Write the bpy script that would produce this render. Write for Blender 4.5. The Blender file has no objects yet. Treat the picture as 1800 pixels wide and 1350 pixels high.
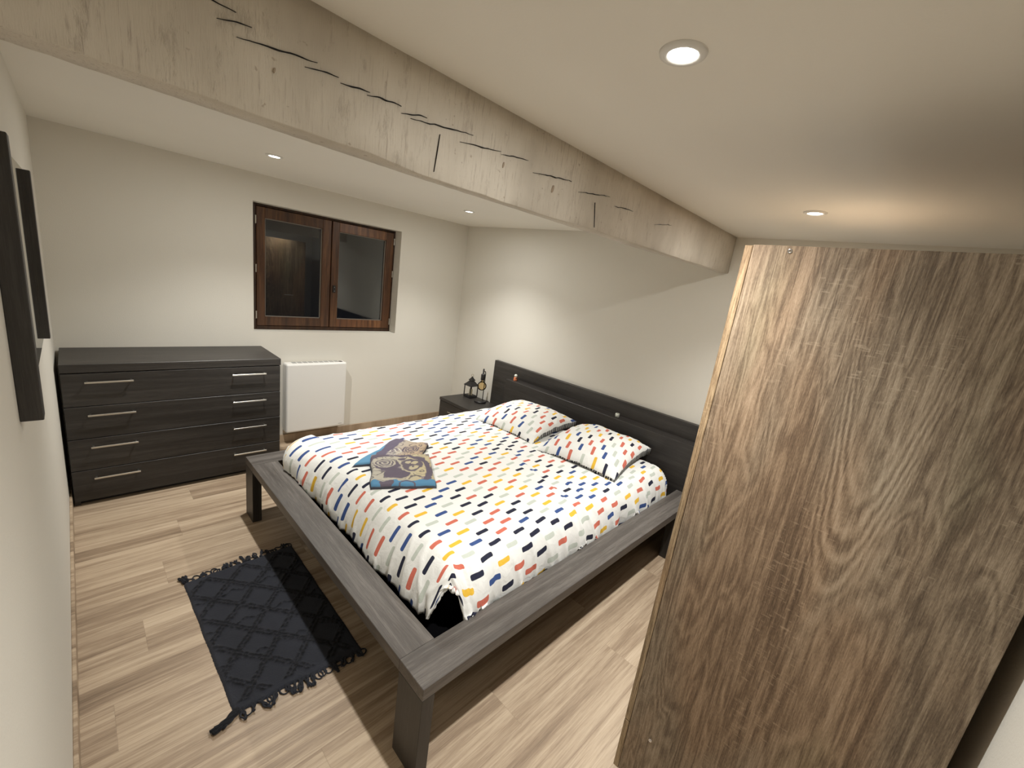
import bpy, bmesh, math, random
from mathutils import Vector, Matrix, noise
random.seed(7)
S = bpy.context.scene
COL = S.collection
PI = math.pi

# ------------------------------------------------------------------ camera, world, exposure
CX, CY, CZ = 0.44406, 0.43699, 1.6
RT = ((0.69671355, -0.70449035, 0.13521677),
      (-0.07505723, -0.25905166, -0.9629427),
      (0.71341197, 0.66074623, -0.2333619))
cd = bpy.data.cameras.new('camera')
cd.sensor_fit = 'HORIZONTAL'; cd.sensor_width = 36.0; cd.lens = 736.27 / 1800 * 36
cd.clip_start = 0.01; cd.clip_end = 50
cam = bpy.data.objects.new('camera', cd); COL.objects.link(cam)
rx, dn, fw = (Vector(r) for r in RT)
m = Matrix((rx, -dn, -fw)).transposed().to_4x4()
m.translation = (CX, CY, CZ)
cam.matrix_world = m
S.camera = cam
S.cycles.max_bounces = 16; S.cycles.diffuse_bounces = 12; S.cycles.transparent_max_bounces = 16
S.view_settings.view_transform = 'Standard'
S.view_settings.look = 'None'
S.view_settings.exposure = 0.0
S.view_settings.gamma = 1.0
S.view_settings.use_curve_mapping = False
W = bpy.data.worlds.new('night'); S.world = W; W.use_nodes = True
W.node_tree.nodes['Background'].inputs[0].default_value = (0.01, 0.012, 0.02, 1)
W.node_tree.nodes['Background'].inputs[1].default_value = 0.3
LIGHT_COL = (0.985, 0.97, 0.925)
BEAM_W = 97.0        # the focused part of each LED
WIDE_W = 5.2         # its wide, weak part
LENS_E = 14.0
SPOTS = [(1.278, 0.892), (2.665, 0.893), (1.274, 3.215), (2.672, 3.215)]

# ------------------------------------------------------------------ room measures
XL, XR, YN, YF = 0.340, 3.408, 0.139, 4.112
def ceil_z(y): return 2.110 - (4.112 - y) * 0.0155

# ------------------------------------------------------------------ object helpers
def obj(name, bm, mat, parent=None, smooth=False, origin=None):
    me = bpy.data.meshes.new(name)
    o = bpy.data.objects.new(name, me); COL.objects.link(o)
    if parent is not None:
        r = parent
        while r.parent: r = r.parent
        sh = -Vector(r.location); o.parent = parent
    elif origin is not None:
        sh = -Vector(origin); o.location = origin
    else: sh = Vector((0, 0, 0))
    bmesh.ops.translate(bm, verts=bm.verts, vec=sh)
    bmesh.ops.recalc_face_normals(bm, faces=bm.faces) if not getattr(bm, 'keep', False) else None
    bm.to_mesh(me); bm.free()
    for mm in (mat if isinstance(mat, (list, tuple)) else [mat]): me.materials.append(mm)
    if smooth:
        for p in me.polygons: p.use_smooth = True
    return o
def tag(o, label=None, cat=None, group=None, kind=None):
    if label: o['label'] = label
    if cat: o['category'] = cat
    if group: o['group'] = group
    if kind: o['kind'] = kind
    return o
def thing(name, label, cat, loc, group=None):
    o = bpy.data.objects.new(name, None); COL.objects.link(o); o.location = loc
    o.empty_display_size = 0.05
    return tag(o, label, cat, group)
def NB(): return bmesh.new()
def box(bm, x0, x1, y0, y1, z0, z1, bev=0.0, seg=1):
    vs = [bm.verts.new((x, y, z)) for x in (x0, x1) for y in (y0, y1) for z in (z0, z1)]
    fs = [bm.faces.new([vs[i] for i in f]) for f in ((0, 1, 3, 2), (4, 6, 7, 5), (0, 4, 5, 1), (2, 3, 7, 6), (0, 2, 6, 4), (1, 5, 7, 3))]
    if bev > 0:
        es = list({e for f in fs for e in f.edges})
        bmesh.ops.recalc_face_normals(bm, faces=fs)
        bmesh.ops.bevel(bm, geom=es, offset=bev, segments=seg, affect='EDGES', profile=0.5)
    return bm
def bx(*a, **k): return box(NB(), *a, **k)
def lathe(bm, cx, cy, prof, n=24, caps=True):
    rings = []
    for r, z in prof:
        if r < 1e-6: rings.append([bm.verts.new((cx, cy, z))])
        else: rings.append([bm.verts.new((cx + r * math.cos(2 * PI * i / n), cy + r * math.sin(2 * PI * i / n), z)) for i in range(n)])
    for a, b in zip(rings, rings[1:]):
        for i in range(n):
            j = (i + 1) % n
            if len(a) == 1 and len(b) == 1: continue
            if len(a) == 1: bm.faces.new((a[0], b[i], b[j]))
            elif len(b) == 1: bm.faces.new((a[i], a[j], b[0]))
            else: bm.faces.new((a[i], a[j], b[j], b[i]))
    if caps:
        for r in (rings[0], rings[-1]):
            if len(r) > 1: bm.faces.new(r)
    return bm
def tube(bm, pts, r, n=8, closed=False):
    pts = [Vector(p) for p in pts]; rings = []
    N = len(pts); up = None
    for i, p in enumerate(pts):
        a = pts[(i - 1) % N] if (closed or i > 0) else p
        b = pts[(i + 1) % N] if (closed or i < N - 1) else p
        t = (b - a).normalized()
        if up is None:
            up = Vector((0, 0, 1)) if abs(t.z) < 0.9 else Vector((1, 0, 0))
        s = t.cross(up).normalized(); up = s.cross(t).normalized()
        rr = r[i] if isinstance(r, (list, tuple)) else r
        rings.append([bm.verts.new(p + s * rr * math.cos(2 * PI * k / n) + up * rr * math.sin(2 * PI * k / n)) for k in range(n)])
    for i in range(N if closed else N - 1):
        a, b = rings[i], rings[(i + 1) % N]
        for k in range(n): bm.faces.new((a[k], a[(k + 1) % n], b[(k + 1) % n], b[k]))
    if not closed:
        bm.faces.new(rings[0]); bm.faces.new(rings[-1])
    return bm

# ------------------------------------------------------------------ material helpers
class G:
    def __init__(s, name):
        s.m = bpy.data.materials.new(name); s.m.use_nodes = True
        s.t = s.m.node_tree; s.n = s.t.nodes; s.b = s.n['Principled BSDF']; s._o = None
    def lk(s, v, inp):
        if isinstance(v, bpy.types.NodeSocket): s.t.links.new(v, inp)
        elif v is not None:
            try: inp.default_value = v
            except Exception:
                inp.default_value = (v[0], v[1], v[2], 1.0)
    def M(s, op, a, b=None, c=None, clamp=False):
        n = s.n.new('ShaderNodeMath'); n.operation = op; n.use_clamp = clamp
        for i, v in enumerate((a, b, c)):
            if v is not None: s.lk(v, n.inputs[i])
        return n.outputs[0]
    def obj(s):
        if not s._o: s._o = s.n.new('ShaderNodeTexCoord')
        return s._o.outputs['Object']
    def uv(s):
        if not s._o: s._o = s.n.new('ShaderNodeTexCoord')
        return s._o.outputs['UV']
    def sep(s, v):
        n = s.n.new('ShaderNodeSeparateXYZ'); s.lk(v, n.inputs[0]); return n.outputs
    def comb(s, x, y, z=0.0):
        n = s.n.new('ShaderNodeCombineXYZ')
        for i, v in enumerate((x, y, z)): s.lk(v, n.inputs[i])
        return n.outputs[0]
    def scale(s, v, sc, loc=(0, 0, 0)):
        n = s.n.new('ShaderNodeMapping'); s.lk(v, n.inputs[0]); n.inputs['Scale'].default_value = sc; n.inputs['Location'].default_value = loc
        return n.outputs[0]
    def noise(s, v, sc=1.0, det=3.0, rough=0.5, dist=0.0, col=False):
        n = s.n.new('ShaderNodeTexNoise'); s.lk(v, n.inputs['Vector'])
        n.inputs['Scale'].default_value = sc; n.inputs['Detail'].default_value = det
        n.inputs['Roughness'].default_value = rough; n.inputs['Distortion'].default_value = dist
        return n.outputs['Color' if col else 'Fac']
    def white(s, v):
        n = s.n.new('ShaderNodeTexWhiteNoise'); n.noise_dimensions = '3D'; s.lk(v, n.inputs['Vector']); return n.outputs['Value']
    def ramp(s, f, stops, const=False):
        n = s.n.new('ShaderNodeValToRGB'); s.lk(f, n.inputs[0]); cr = n.color_ramp
        cr.interpolation = 'CONSTANT' if const else 'LINEAR'
        while len(cr.elements) < len(stops): cr.elements.new(0.5)
        for e, (p, c) in zip(cr.elements, stops):
            e.position = p; e.color = (c[0], c[1], c[2], 1) if not isinstance(c, (int, float)) else (c, c, c, 1)
        return n.outputs[0]
    def mix(s, f, a, b, mode='MIX'):
        n = s.n.new('ShaderNodeMix'); n.data_type = 'RGBA'; n.blend_type = mode
        s.lk(f, n.inputs[0]); s.lk(a, n.inputs[6]); s.lk(b, n.inputs[7]); return n.outputs[2]
    def sm(s, v, a, b):     # smoothstep-like 0..1
        n = s.n.new('ShaderNodeMapRange'); n.interpolation_type = 'SMOOTHSTEP'; s.lk(v, n.inputs[0])
        n.inputs[1].default_value = a; n.inputs[2].default_value = b; return n.outputs[0]
    def bump(s, h, st=0.3, d=0.002, prev=None):
        n = s.n.new('ShaderNodeBump'); s.lk(h, n.inputs['Height']); n.inputs['Strength'].default_value = st; n.inputs['Distance'].default_value = d
        if prev is not None: s.lk(prev, n.inputs['Normal'])
        return n.outputs[0]
    def out(s, col=None, rough=0.5, metal=0.0, normal=None, spec=None, **kw):
        if col is not None: s.lk(col, s.b.inputs['Base Color'])
        s.lk(rough, s.b.inputs['Roughness']); s.lk(metal, s.b.inputs['Metallic'])
        if normal is not None: s.lk(normal, s.b.inputs['Normal'])
        if spec is not None: s.lk(spec, s.b.inputs['Specular IOR Level'])
        for k, v in kw.items(): s.lk(v, s.b.inputs[k.replace('_', ' ')])
        return s.m
def plain(name, col, rough=0.5, metal=0.0, **kw): return G(name).out(col, rough, metal, **kw)

def paint(name, col, bs=1.0):
    g = G(name); p = g.obj()
    f = g.noise(p, 170, 3, 0.6); l = g.noise(p, 1.7, 3, 0.5)
    c = g.mix(l, tuple(x * 0.97 for x in col), tuple(min(1, x * 1.03) for x in col))
    return g.out(c, 0.85, 0, g.bump(f, 0.35 * bs, 0.0015))
AX = {'x': (0.045, 1, 1), 'y': (1, 0.045, 1), 'z': (1, 1, 0.045)}
def wenge(axis, tone=1.0, name=None):
    g = G(name or 'wenge_' + axis); sc = AX[axis]; p = g.scale(g.obj(), sc)
    a = g.noise(p, 26, 5, 0.65, 0.6); b = g.noise(p, 330, 3, 0.75); l = g.noise(p, 7, 2, 0.5)
    t = g.M('ADD', g.M('MULTIPLY', a, 0.55), g.M('ADD', g.M('MULTIPLY', b, 0.30), g.M('MULTIPLY', l, 0.15)))
    k = tone * 0.72
    c = g.ramp(t, [(0.30, (0.016 * k, 0.0135 * k, 0.012 * k)), (0.48, (0.034 * k, 0.030 * k, 0.027 * k)), (0.60, (0.060 * k, 0.054 * k, 0.049 * k)), (0.75, (0.085 * k, 0.077 * k, 0.068 * k))])
    return g.out(c, g.M('MULTIPLY_ADD', a, 0.25, 0.33), 0, g.bump(t, 0.5, 0.0018), 0.5)
def oak(name='sonoma_oak', k=1.0, yellow=0.0):
    g = G(name); p = g.obj(); x, y, z = g.sep(p)
    # glued staves, each with its own figure and tone
    wig = g.M('MULTIPLY', g.M('SUBTRACT', g.noise(g.scale(p, (1, 1, 0.6)), 3, 2, 0.5), 0.5), 0.03)
    h = g.M('ADD', x, g.M('ADD', y, wig))
    st = g.M('FLOOR', g.M('DIVIDE', g.M('SUBTRACT', g.M('ADD', x, y), -0.525), 0.171))
    hs = g.white(g.comb(st, 3.0, 1.0))
    v = g.comb(g.M('MULTIPLY_ADD', hs, 5.0, x), y, g.M('MULTIPLY_ADD', hs, 3.0, z))
    big = g.noise(g.scale(v, (1, 1, 0.25)), 4.0, 3, 0.5)
    wav = g.noise(g.scale(v, (1, 1, 0.13)), 6.0, 3, 0.55, 0.8)
    rings = g.M('MULTIPLY_ADD', g.M('SINE', g.M('MULTIPLY', wav, 120)), 0.5, 0.5)
    # one nested U figure low in the middle
    dy = g.M('ADD', g.M('ADD', y, wig), 0.03)
    lev = g.M('SUBTRACT', g.M('SUBTRACT', z, 1.07), g.M('MULTIPLY', g.M('MULTIPLY', dy, dy), 75.0))
    lev = g.M('ADD', lev, g.M('MULTIPLY', g.M('SUBTRACT', g.noise(g.scale(p, (1, 1, 0.5)), 16, 4, 0.65), 0.5), 0.13))
    near = g.M('MULTIPLY', g.sm(lev, -0.30, 0.0), g.M('SUBTRACT', 1.0, g.sm(lev, 0.10, 0.34)))
    near = g.M('MULTIPLY', near, g.M('SUBTRACT', 1.0, g.sm(g.M('ABSOLUTE', dy), 0.05, 0.11)))
    cath = g.M('MULTIPLY_ADD', g.M('SINE', g.M('MULTIPLY', lev, 78)), 0.5, 0.5)
    rings = g.M('ADD', g.M('MULTIPLY', rings, g.M('SUBTRACT', 1.0, near)), g.M('MULTIPLY', cath, near))
    fine = g.noise(g.scale(v, (1, 1, 0.05)), 420, 3, 0.8)
    line = g.noise(g.scale(v, (1, 1, 0.018)), 120, 4, 0.7, 0.2)
    grit = g.noise(g.scale(v, (1, 1, 0.35)), 330, 2, 0.6)
    t = g.M('ADD', g.M('MULTIPLY', rings, g.M('MULTIPLY_ADD', near, 0.06, 0.07)), g.M('ADD', g.M('MULTIPLY', fine, 0.30), g.M('ADD', g.M('MULTIPLY', line, 0.30), g.M('MULTIPLY', big, 0.22))))
    t = g.M('ADD', t, g.M('ADD', g.M('MULTIPLY', grit, 0.12), g.M('MULTIPLY', g.M('SUBTRACT', hs, 0.5), 0.035)))
    c = g.ramp(t, [(0.38, (0.085 * k, 0.060 * k, 0.040 * k)), (0.475, (0.175 * k, 0.130 * k, 0.088 * k)), (0.555, (0.285 * k, 0.222 * k, 0.155 * k)), (0.67, (0.42 * k, 0.345 * k, 0.255 * k))])
    pat = g.sm(g.noise(g.scale(p, (1, 1, 0.55), (9, 2, 4)), 5.2, 2, 0.5), 0.50, 0.62)
    saw = g.sm(g.noise(g.scale(p, (0.10, 0.10, 1.0), (1, 5, 2)), 190, 2, 0.6), 0.55, 0.66)
    brk = g.sm(g.noise(g.scale(p, (1, 1, 1)), 60, 3, 0.6), 0.45, 0.58)
    c = g.mix(g.M('MULTIPLY', g.M('MULTIPLY', pat, saw), g.M('MULTIPLY', brk, 0.38)), c, (0.46 * k, 0.38 * k, 0.28 * k))
    tint = g.noise(g.scale(p, (1, 1, 0.3), (5, 5, 5)), 3.8, 2, 0.5)
    c = g.mix(g.sm(tint, 0.44, 0.60), c, g.mix(1.0, c, (1.06, 0.94, 0.86), 'MULTIPLY'))
    c = g.mix(g.sm(g.noise(g.scale(p, (1, 1, 0.3), (1, 7, 2)), 4.5, 2, 0.5), 0.50, 0.66), c, g.mix(1.0, c, (0.86, 0.92, 0.88), 'MULTIPLY'))
    if yellow: c = g.mix(yellow, c, g.mix(1.0, c, (1.15, 1.0, 0.62), 'MULTIPLY'))
    return g.out(c, 0.55, 0, g.bump(g.M('ADD', fine, g.M('MULTIPLY', grit, 0.6)), 0.55, 0.0012), 0.35)
def floor_mat():
    g = G('laminate_floor'); x, y, z = g.sep(g.obj())
    pw, pl = 0.1925, 1.285
    yr = g.M('DIVIDE', g.M('SUBTRACT', y, 0.158), pw); row = g.M('FLOOR', yr)
    off = g.M('MULTIPLY', row, 0.457 * pl)
    xr = g.M('DIVIDE', g.M('ADD', g.M('SUBTRACT', x, 0.58), off), pl); ci = g.M('FLOOR', xr)
    h1 = g.white(g.comb(row, ci, 1.3)); h2 = g.white(g.comb(row, ci, 7.7))
    v = g.comb(g.M('MULTIPLY_ADD', h1, 17.0, g.M('MULTIPLY', x, 0.036)), g.M('MULTIPLY_ADD', h2, 9.0, y), h1)
    a = g.noise(v, 20, 4, 0.55, 0.7); b = g.noise(v, 260, 3, 0.75); l = g.noise(v, 7.5, 3, 0.5, 0.4)
    f2 = g.noise(v, 60, 4, 0.65, 0.3)
    t = g.M('ADD', g.M('MULTIPLY', a, 0.30), g.M('ADD', g.M('MULTIPLY', b, 0.20), g.M('ADD', g.M('MULTIPLY', l, 0.28), g.M('MULTIPLY', f2, 0.22))))
    c = g.ramp(t, [(0.37, (0.185, 0.130, 0.085)), (0.46, (0.32, 0.235, 0.160)), (0.53, (0.47, 0.365, 0.258)), (0.64, (0.62, 0.505, 0.375))])
    c = g.mix(g.M('MULTIPLY', h2, 0.24), c, g.mix(1.0, c, (0.72, 0.70, 0.68), 'MULTIPLY'))
    fy = g.M('FRACT', yr); fx = g.M('FRACT', xr)
    ey = g.M('MINIMUM', fy, g.M('SUBTRACT', 1.0, fy)); ex = g.M('MINIMUM', fx, g.M('SUBTRACT', 1.0, fx))
    e = g.M('MINIMUM', g.M('MULTIPLY', ey, pw), g.M('MULTIPLY', ex, pl))
    line = g.sm(e, 0.0004, 0.0016)
    c = g.mix(g.M('MULTIPLY', g.M('SUBTRACT', 1.0, line), 0.22), c, (0.16, 0.11, 0.07))
    return g.out(c, g.M('MULTIPLY_ADD', a, 0.2, 0.38), 0, g.bump(g.M('ADD', g.M('MULTIPLY', b, 0.5), line), 0.25, 0.001), 0.45)
def beam_mat():
    g = G('whitewashed_beam'); p = g.obj()
    l = g.noise(g.scale(p, (1, 1, 0.6)), 3.0, 4, 0.6)
    vert = g.noise(g.scale(p, (1, 1, 0.06)), 190, 4, 0.75)
    sp = g.sm(g.noise(g.scale(p, (1, 1, 0.3)), 34, 5, 0.75), 0.56, 0.72)
    knot = g.sm(g.noise(p, 60, 2, 0.5), 0.70, 0.76)
    c = g.ramp(l, [(0.3, (0.47, 0.425, 0.36)), (0.5, (0.60, 0.55, 0.47)), (0.7, (0.70, 0.65, 0.57))])
    c = g.mix(g.M('MULTIPLY', g.sm(vert, 0.53, 0.72), g.sm(l, 0.35, 0.6)), c, (0.40, 0.345, 0.29))
    c = g.mix(g.M('MULTIPLY', sp, 0.45), c, (0.34, 0.29, 0.24))
    c = g.mix(g.M('MULTIPLY', knot, 0.5), c, (0.26, 0.19, 0.13))
    return g.out(c, 0.8, 0, g.bump(g.M('ADD', vert, g.M('MULTIPLY', sp, 0.8)), 0.5, 0.003))
def sapele(name, k=1.0):
    g = G(name); p = g.obj()
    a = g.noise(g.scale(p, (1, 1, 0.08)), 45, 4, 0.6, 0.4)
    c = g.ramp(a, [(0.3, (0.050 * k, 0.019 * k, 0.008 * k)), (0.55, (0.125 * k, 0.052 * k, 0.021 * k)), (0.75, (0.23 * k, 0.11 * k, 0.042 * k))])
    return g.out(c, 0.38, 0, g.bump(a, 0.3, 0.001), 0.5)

DASH = [(0.0, (0.022, 0.024, 0.045)), (0.22, (0.045, 0.085, 0.24)), (0.42, (0.56, 0.15, 0.105)), (0.64, (0.74, 0.46, 0.055)), (0.83, (0.50, 0.54, 0.49))]
def dash_mat(name, pu=0.146, pv=0.0415, L=0.066, Wd=0.020, seed=0.0, base=(0.77, 0.775, 0.755)):
    g = G(name); u, v, _ = g.sep(g.uv())
    wob = g.noise(g.comb(u, v, seed), 9, 2, 0.5)
    vv = g.M('ADD', v, g.M('MULTIPLY', g.M('SUBTRACT', wob, 0.5), 0.008))
    vr = g.M('DIVIDE', vv, pv); row = g.M('FLOOR', vr)
    odd = g.M('MODULO', g.M('ADD', row, 1000.0), 2.0)
    jit = g.M('MULTIPLY', g.white(g.comb(row, seed, 2.0)), 0.10)
    ur = g.M('ADD', g.M('DIVIDE', u, pu), g.M('MULTIPLY_ADD', odd, 0.5, jit)); ci = g.M('FLOOR', ur)
    jv = g.M('MULTIPLY', g.M('SUBTRACT', g.white(g.comb(row, ci, 5.0 + seed)), 0.5), 0.005)
    lu = g.M('MULTIPLY', g.M('SUBTRACT', g.M('FRACT', ur), 0.5), pu)
    lv = g.M('ADD', g.M('MULTIPLY', g.M('SUBTRACT', g.M('FRACT', vr), 0.5), pv), jv)
    # each dash leans a little
    lv = g.M('SUBTRACT', lv, g.M('MULTIPLY', lu, 0.07))
    qx = g.M('MAXIMUM', g.M('SUBTRACT', g.M('ABSOLUTE', lu), L / 2 - 0.007), 0.0)
    qy = g.M('MAXIMUM', g.M('SUBTRACT', g.M('ABSOLUTE', lv), Wd / 2 - 0.007), 0.0)
    d = g.M('SQRT', g.M('ADD', g.M('MULTIPLY', qx, qx), g.M('MULTIPLY', qy, qy)))
    mask = g.M('SUBTRACT', 1.0, g.sm(d, 0.0063, 0.0075))
    h = g.white(g.comb(row, ci, 11.0 + seed))
    c = g.mix(mask, base, g.ramp(h, DASH, True))
    weave = g.noise(g.comb(u, v, 0), 900, 1, 0.5); wr = g.noise(g.comb(u, v, 3), 24, 4, 0.6, 0.5)
    return g.out(c, 0.9, 0, g.bump(wr, 0.55, 0.008, g.bump(weave, 0.15, 0.0006)), 0.2)
def grid_fabric():
    g = G('black_grid_fabric'); u, v, _ = g.sep(g.uv())
    a = g.M('ABSOLUTE', g.M('SUBTRACT', g.M('FRACT', g.M('MULTIPLY', g.M('ADD', u, v), 55)), 0.5))
    b = g.M('ABSOLUTE', g.M('SUBTRACT', g.M('FRACT', g.M('MULTIPLY', g.M('SUBTRACT', u, v), 38)), 0.5))
    l = g.M('MAXIMUM', g.sm(a, 0.40, 0.44), g.sm(b, 0.42, 0.46))
    return g.out(g.mix(l, (0.02, 0.02, 0.025), (0.7, 0.7, 0.66)), 0.9, 0, None, 0.2)
def rug_mat():
    g = G('charcoal_rug'); p = g.obj()
    f = g.noise(p, 330, 3, 0.7); l = g.noise(p, 9, 3, 0.5)
    c = g.mix(l, (0.024, 0.026, 0.034), (0.040, 0.043, 0.056))
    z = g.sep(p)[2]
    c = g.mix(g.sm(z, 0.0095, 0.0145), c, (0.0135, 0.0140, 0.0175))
    return g.out(c, 0.95, 0, g.bump(f, 1.0, 0.005), 0.12, Sheen_Weight=0.05)
def glass_mat(name, tint=(1, 1, 1), ior=1.5, ro=0.0):
    g = G(name); n = g.n; tr = n.new('ShaderNodeBsdfTransparent'); tr.inputs[0].default_value = (*tint, 1)
    gl = n.new('ShaderNodeBsdfGlossy'); gl.inputs['Roughness'].default_value = ro
    fr = n.new('ShaderNodeFresnel'); fr.inputs[0].default_value = ior
    mx = n.new('ShaderNodeMixShader'); L = g.t.links.new
    L(fr.outputs[0], mx.inputs[0]); L(tr.outputs[0], mx.inputs[1]); L(gl.outputs[0], mx.inputs[2])
    L(mx.outputs[0], n['Material Output'].inputs[0]); n.remove(g.b)
    return g.m
def emit(name, col, st):
    g = G(name); g.b.inputs['Base Color'].default_value = (0.8, 0.8, 0.8, 1)
    g.b.inputs['Emission Color'].default_value = (*col, 1); g.b.inputs['Emission Strength'].default_value = st
    return g.m
def print_mat(name, kind):
    """cream cloth printed with purple scrolls, a soft animal face and a blue border"""
    g = G(name); u, v, _ = g.sep(g.uv())
    w1 = g.M('MULTIPLY', g.M('SUBTRACT', g.noise(g.comb(u, v, 1.0), 7, 2, 0.5), 0.5), 0.12)
    w2 = g.M('MULTIPLY', g.M('SUBTRACT', g.noise(g.comb(u, v, 8.0), 7, 2, 0.5), 0.5), 0.12)
    uu = g.M('ADD', u, w1); vv = g.M('ADD', v, w2)
    def dist(cx, cy, sx=1.0, sy=1.0):
        a = g.M('DIVIDE', g.M('SUBTRACT', uu, cx), sx); b = g.M('DIVIDE', g.M('SUBTRACT', vv, cy), sy)
        return g.M('SQRT', g.M('ADD', g.M('MULTIPLY', a, a), g.M('MULTIPLY', b, b)))
    def disc(cx, cy, r, sx=1.0, sy=1.0): return g.M('SUBTRACT', 1.0, g.sm(dist(cx, cy, sx, sy), r - 0.01, r + 0.01))
    def ring(cx, cy, r, w, sx=1.0, sy=1.0):
        return g.M('SUBTRACT', 1.0, g.sm(g.M('ABSOLUTE', g.M('SUBTRACT', dist(cx, cy, sx, sy), r)), w - 0.008, w + 0.008))
    cream = g.mix(g.sm(u, 0.2, 0.9), (0.46, 0.43, 0.36), (0.52, 0.45, 0.28)) if kind == 'front' else g.mix(g.sm(u, 0.1, 0.9), (0.45, 0.42, 0.38), (0.48, 0.37, 0.26))
    purple = (0.105, 0.085, 0.125); blue = (0.07, 0.24, 0.42)
    c = cream
    ct = g.M('FRACT', g.M('MULTIPLY', g.noise(g.comb(uu, vv, 4.0), 3.2, 1, 0.5), 9))
    sq = g.M('SUBTRACT', 1.0, g.sm(g.M('ABSOLUTE', g.M('SUBTRACT', ct, 0.5)), 0.05, 0.12))
    c = g.mix(g.M('MULTIPLY', g.sm(g.noise(g.comb(uu, vv, 9.0), 3.5, 1, 0.5), 0.54, 0.57), 0.8), c, (0.20, 0.17, 0.21))
    c = g.mix(g.M('MULTIPLY', sq, 0.8), c, (0.07, 0.06, 0.085))
    if kind == 'front':
        c = g.mix(ring(0.95, 0.30, 0.0, 0.001), c, purple)
        c = g.mix(disc(0.25, 0.60, 0.20), c, purple)
        for r in (0.15, 0.10, 0.045): c = g.mix(ring(0.23, 0.66, r, 0.014), c, cream)
        c = g.mix(disc(0.40, 0.34, 0.17, 1.2, 0.8), c, purple)
        c = g.mix(disc(0.66, 0.58, 0.235, 0.9, 1.0), c, cream)
        c = g.mix(disc(0.64, 0.58, 0.19, 0.95, 1.0), c, (0.12, 0.10, 0.13))
        c = g.mix(disc(0.60, 0.66, 0.05), c, cream); c = g.mix(disc(0.70, 0.62, 0.045), c, cream)
        c = g.mix(disc(0.66, 0.50, 0.075, 1.2, 0.7), c, cream); c = g.mix(disc(0.66, 0.53, 0.022), c, purple)
        c = g.mix(disc(0.50, 0.80, 0.06), c, purple); c = g.mix(disc(0.82, 0.72, 0.06), c, purple)
        c = g.mix(ring(0.38, 0.42, 0.54, 0.05), c, purple)
        bl = g.M('SUBTRACT', 1.0, g.sm(g.M('ADD', vv, g.M('MULTIPLY', g.noise(g.comb(u, 0.0, 2.0), 4, 1, 0.5), 0.12)), 0.19, 0.20))
        c = g.mix(bl, c, blue)
        c = g.mix(g.M('MULTIPLY', bl, g.M('MAXIMUM', ring(0.55, 0.0, 0.12, 0.015), disc(0.24, 0.08, 0.10))), c, purple)
    else:
        for r in (0.05, 0.10, 0.15): c = g.mix(ring(0.68, 0.55, r, 0.014, 1.2, 0.9), c, purple)
        c = g.mix(g.M('MULTIPLY', g.sm(g.M('SINE', g.M('MULTIPLY', g.M('ADD', uu, g.M('ABSOLUTE', g.M('SUBTRACT', vv, 0.45))), 75)), 0.2, 0.5), disc(0.42, 0.42, 0.14)), c, (0.6, 0.57, 0.5))
        bl = g.M('SUBTRACT', 1.0, g.sm(uu, 0.30, 0.33)); c = g.mix(bl, c, (0.12, 0.10, 0.16))
        bl2 = g.M('SUBTRACT', 1.0, g.sm(g.M('ADD', uu, g.M('MULTIPLY', vv, 0.25)), 0.22, 0.24)); c = g.mix(bl2, c, (0.10, 0.30, 0.50))
    wv = g.noise(g.comb(u, v, 0), 160, 2, 0.6)
    ed = g.M('MINIMUM', g.M('MINIMUM', u, g.M('SUBTRACT', 1.0, u)), g.M('MINIMUM', v, g.M('SUBTRACT', 1.0, v)))
    c = g.mix(g.M('SUBTRACT', 1.0, g.sm(ed, 0.010, 0.020)), c, (0.025, 0.03, 0.05))
    return g.out(g.mix(g.M('MULTIPLY', wv, 0.22), c, (0.38, 0.36, 0.33)), 0.95, 0, g.bump(wv, 0.5, 0.002), 0.15)

M_WALL = paint('wall_paint', (0.69, 0.665, 0.60))
M_CEIL = paint('ceiling_paint', (0.84, 0.815, 0.75), 0.7)
M_FLOOR = floor_mat(); M_BEAM = beam_mat()
M_WX, M_WY, M_WZ = wenge('x'), wenge('y'), wenge('z')
M_TOPY, M_TOPX = wenge('y', 3.3, 'lit_top_y'), wenge('x', 3.3, 'lit_top_x')  # bed ledges: same wenge lightened, lamp light and sheen painted into the colour
M_OAK = oak(k=0.84); M_EDGE = oak('oak_edge', 1.0, 0.35)
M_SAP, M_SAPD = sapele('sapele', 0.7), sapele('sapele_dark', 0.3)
M_STEEL = plain('brushed_steel', (0.62, 0.60, 0.55), 0.32, 1.0)
M_CHROME = plain('chrome', (0.8, 0.8, 0.82), 0.12, 1.0)
M_WHITE = plain('white_enamel', (0.74, 0.73, 0.70), 0.4)
M_BLACK = plain('black_metal', (0.012, 0.011, 0.011), 0.45)
M_DARK = plain('dark_slot', (0.01, 0.01, 0.01), 0.9)
M_GREY = plain('grey_plastic', (0.32, 0.32, 0.31), 0.5)
M_CORE = plain('shade_black', (0.004, 0.004, 0.0045), 1.0, 0.0, Specular_IOR_Level=0.0)  # mattress and base: shade under the duvet painted in as near-black
M_GLASS = glass_mat('window_glass', (0.9, 0.93, 0.92), 1.8)
M_CLEAR = glass_mat('clear_glass', (0.93, 0.95, 0.93), 1.5)
M_AMBER = glass_mat('amber_glass', (1.0, 0.88, 0.66), 1.3)
M_MIRROR = plain('mirror_silver', (0.80, 0.81, 0.79), 0.02, 1.0)
M_LENS = emit('led_lens', (1.0, 0.97, 0.88), LENS_E)
M_WAX = plain('candle_wax', (0.75, 0.68, 0.50), 0.6)
M_FIL = plain('filament', (0.85, 0.75, 0.5), 0.3, 1.0)
M_RUG = rug_mat(); M_GRID = grid_fabric()
M_DUVET = dash_mat('dashed_duvet'); M_PIL = dash_mat('dashed_pillow', seed=4.0)

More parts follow.
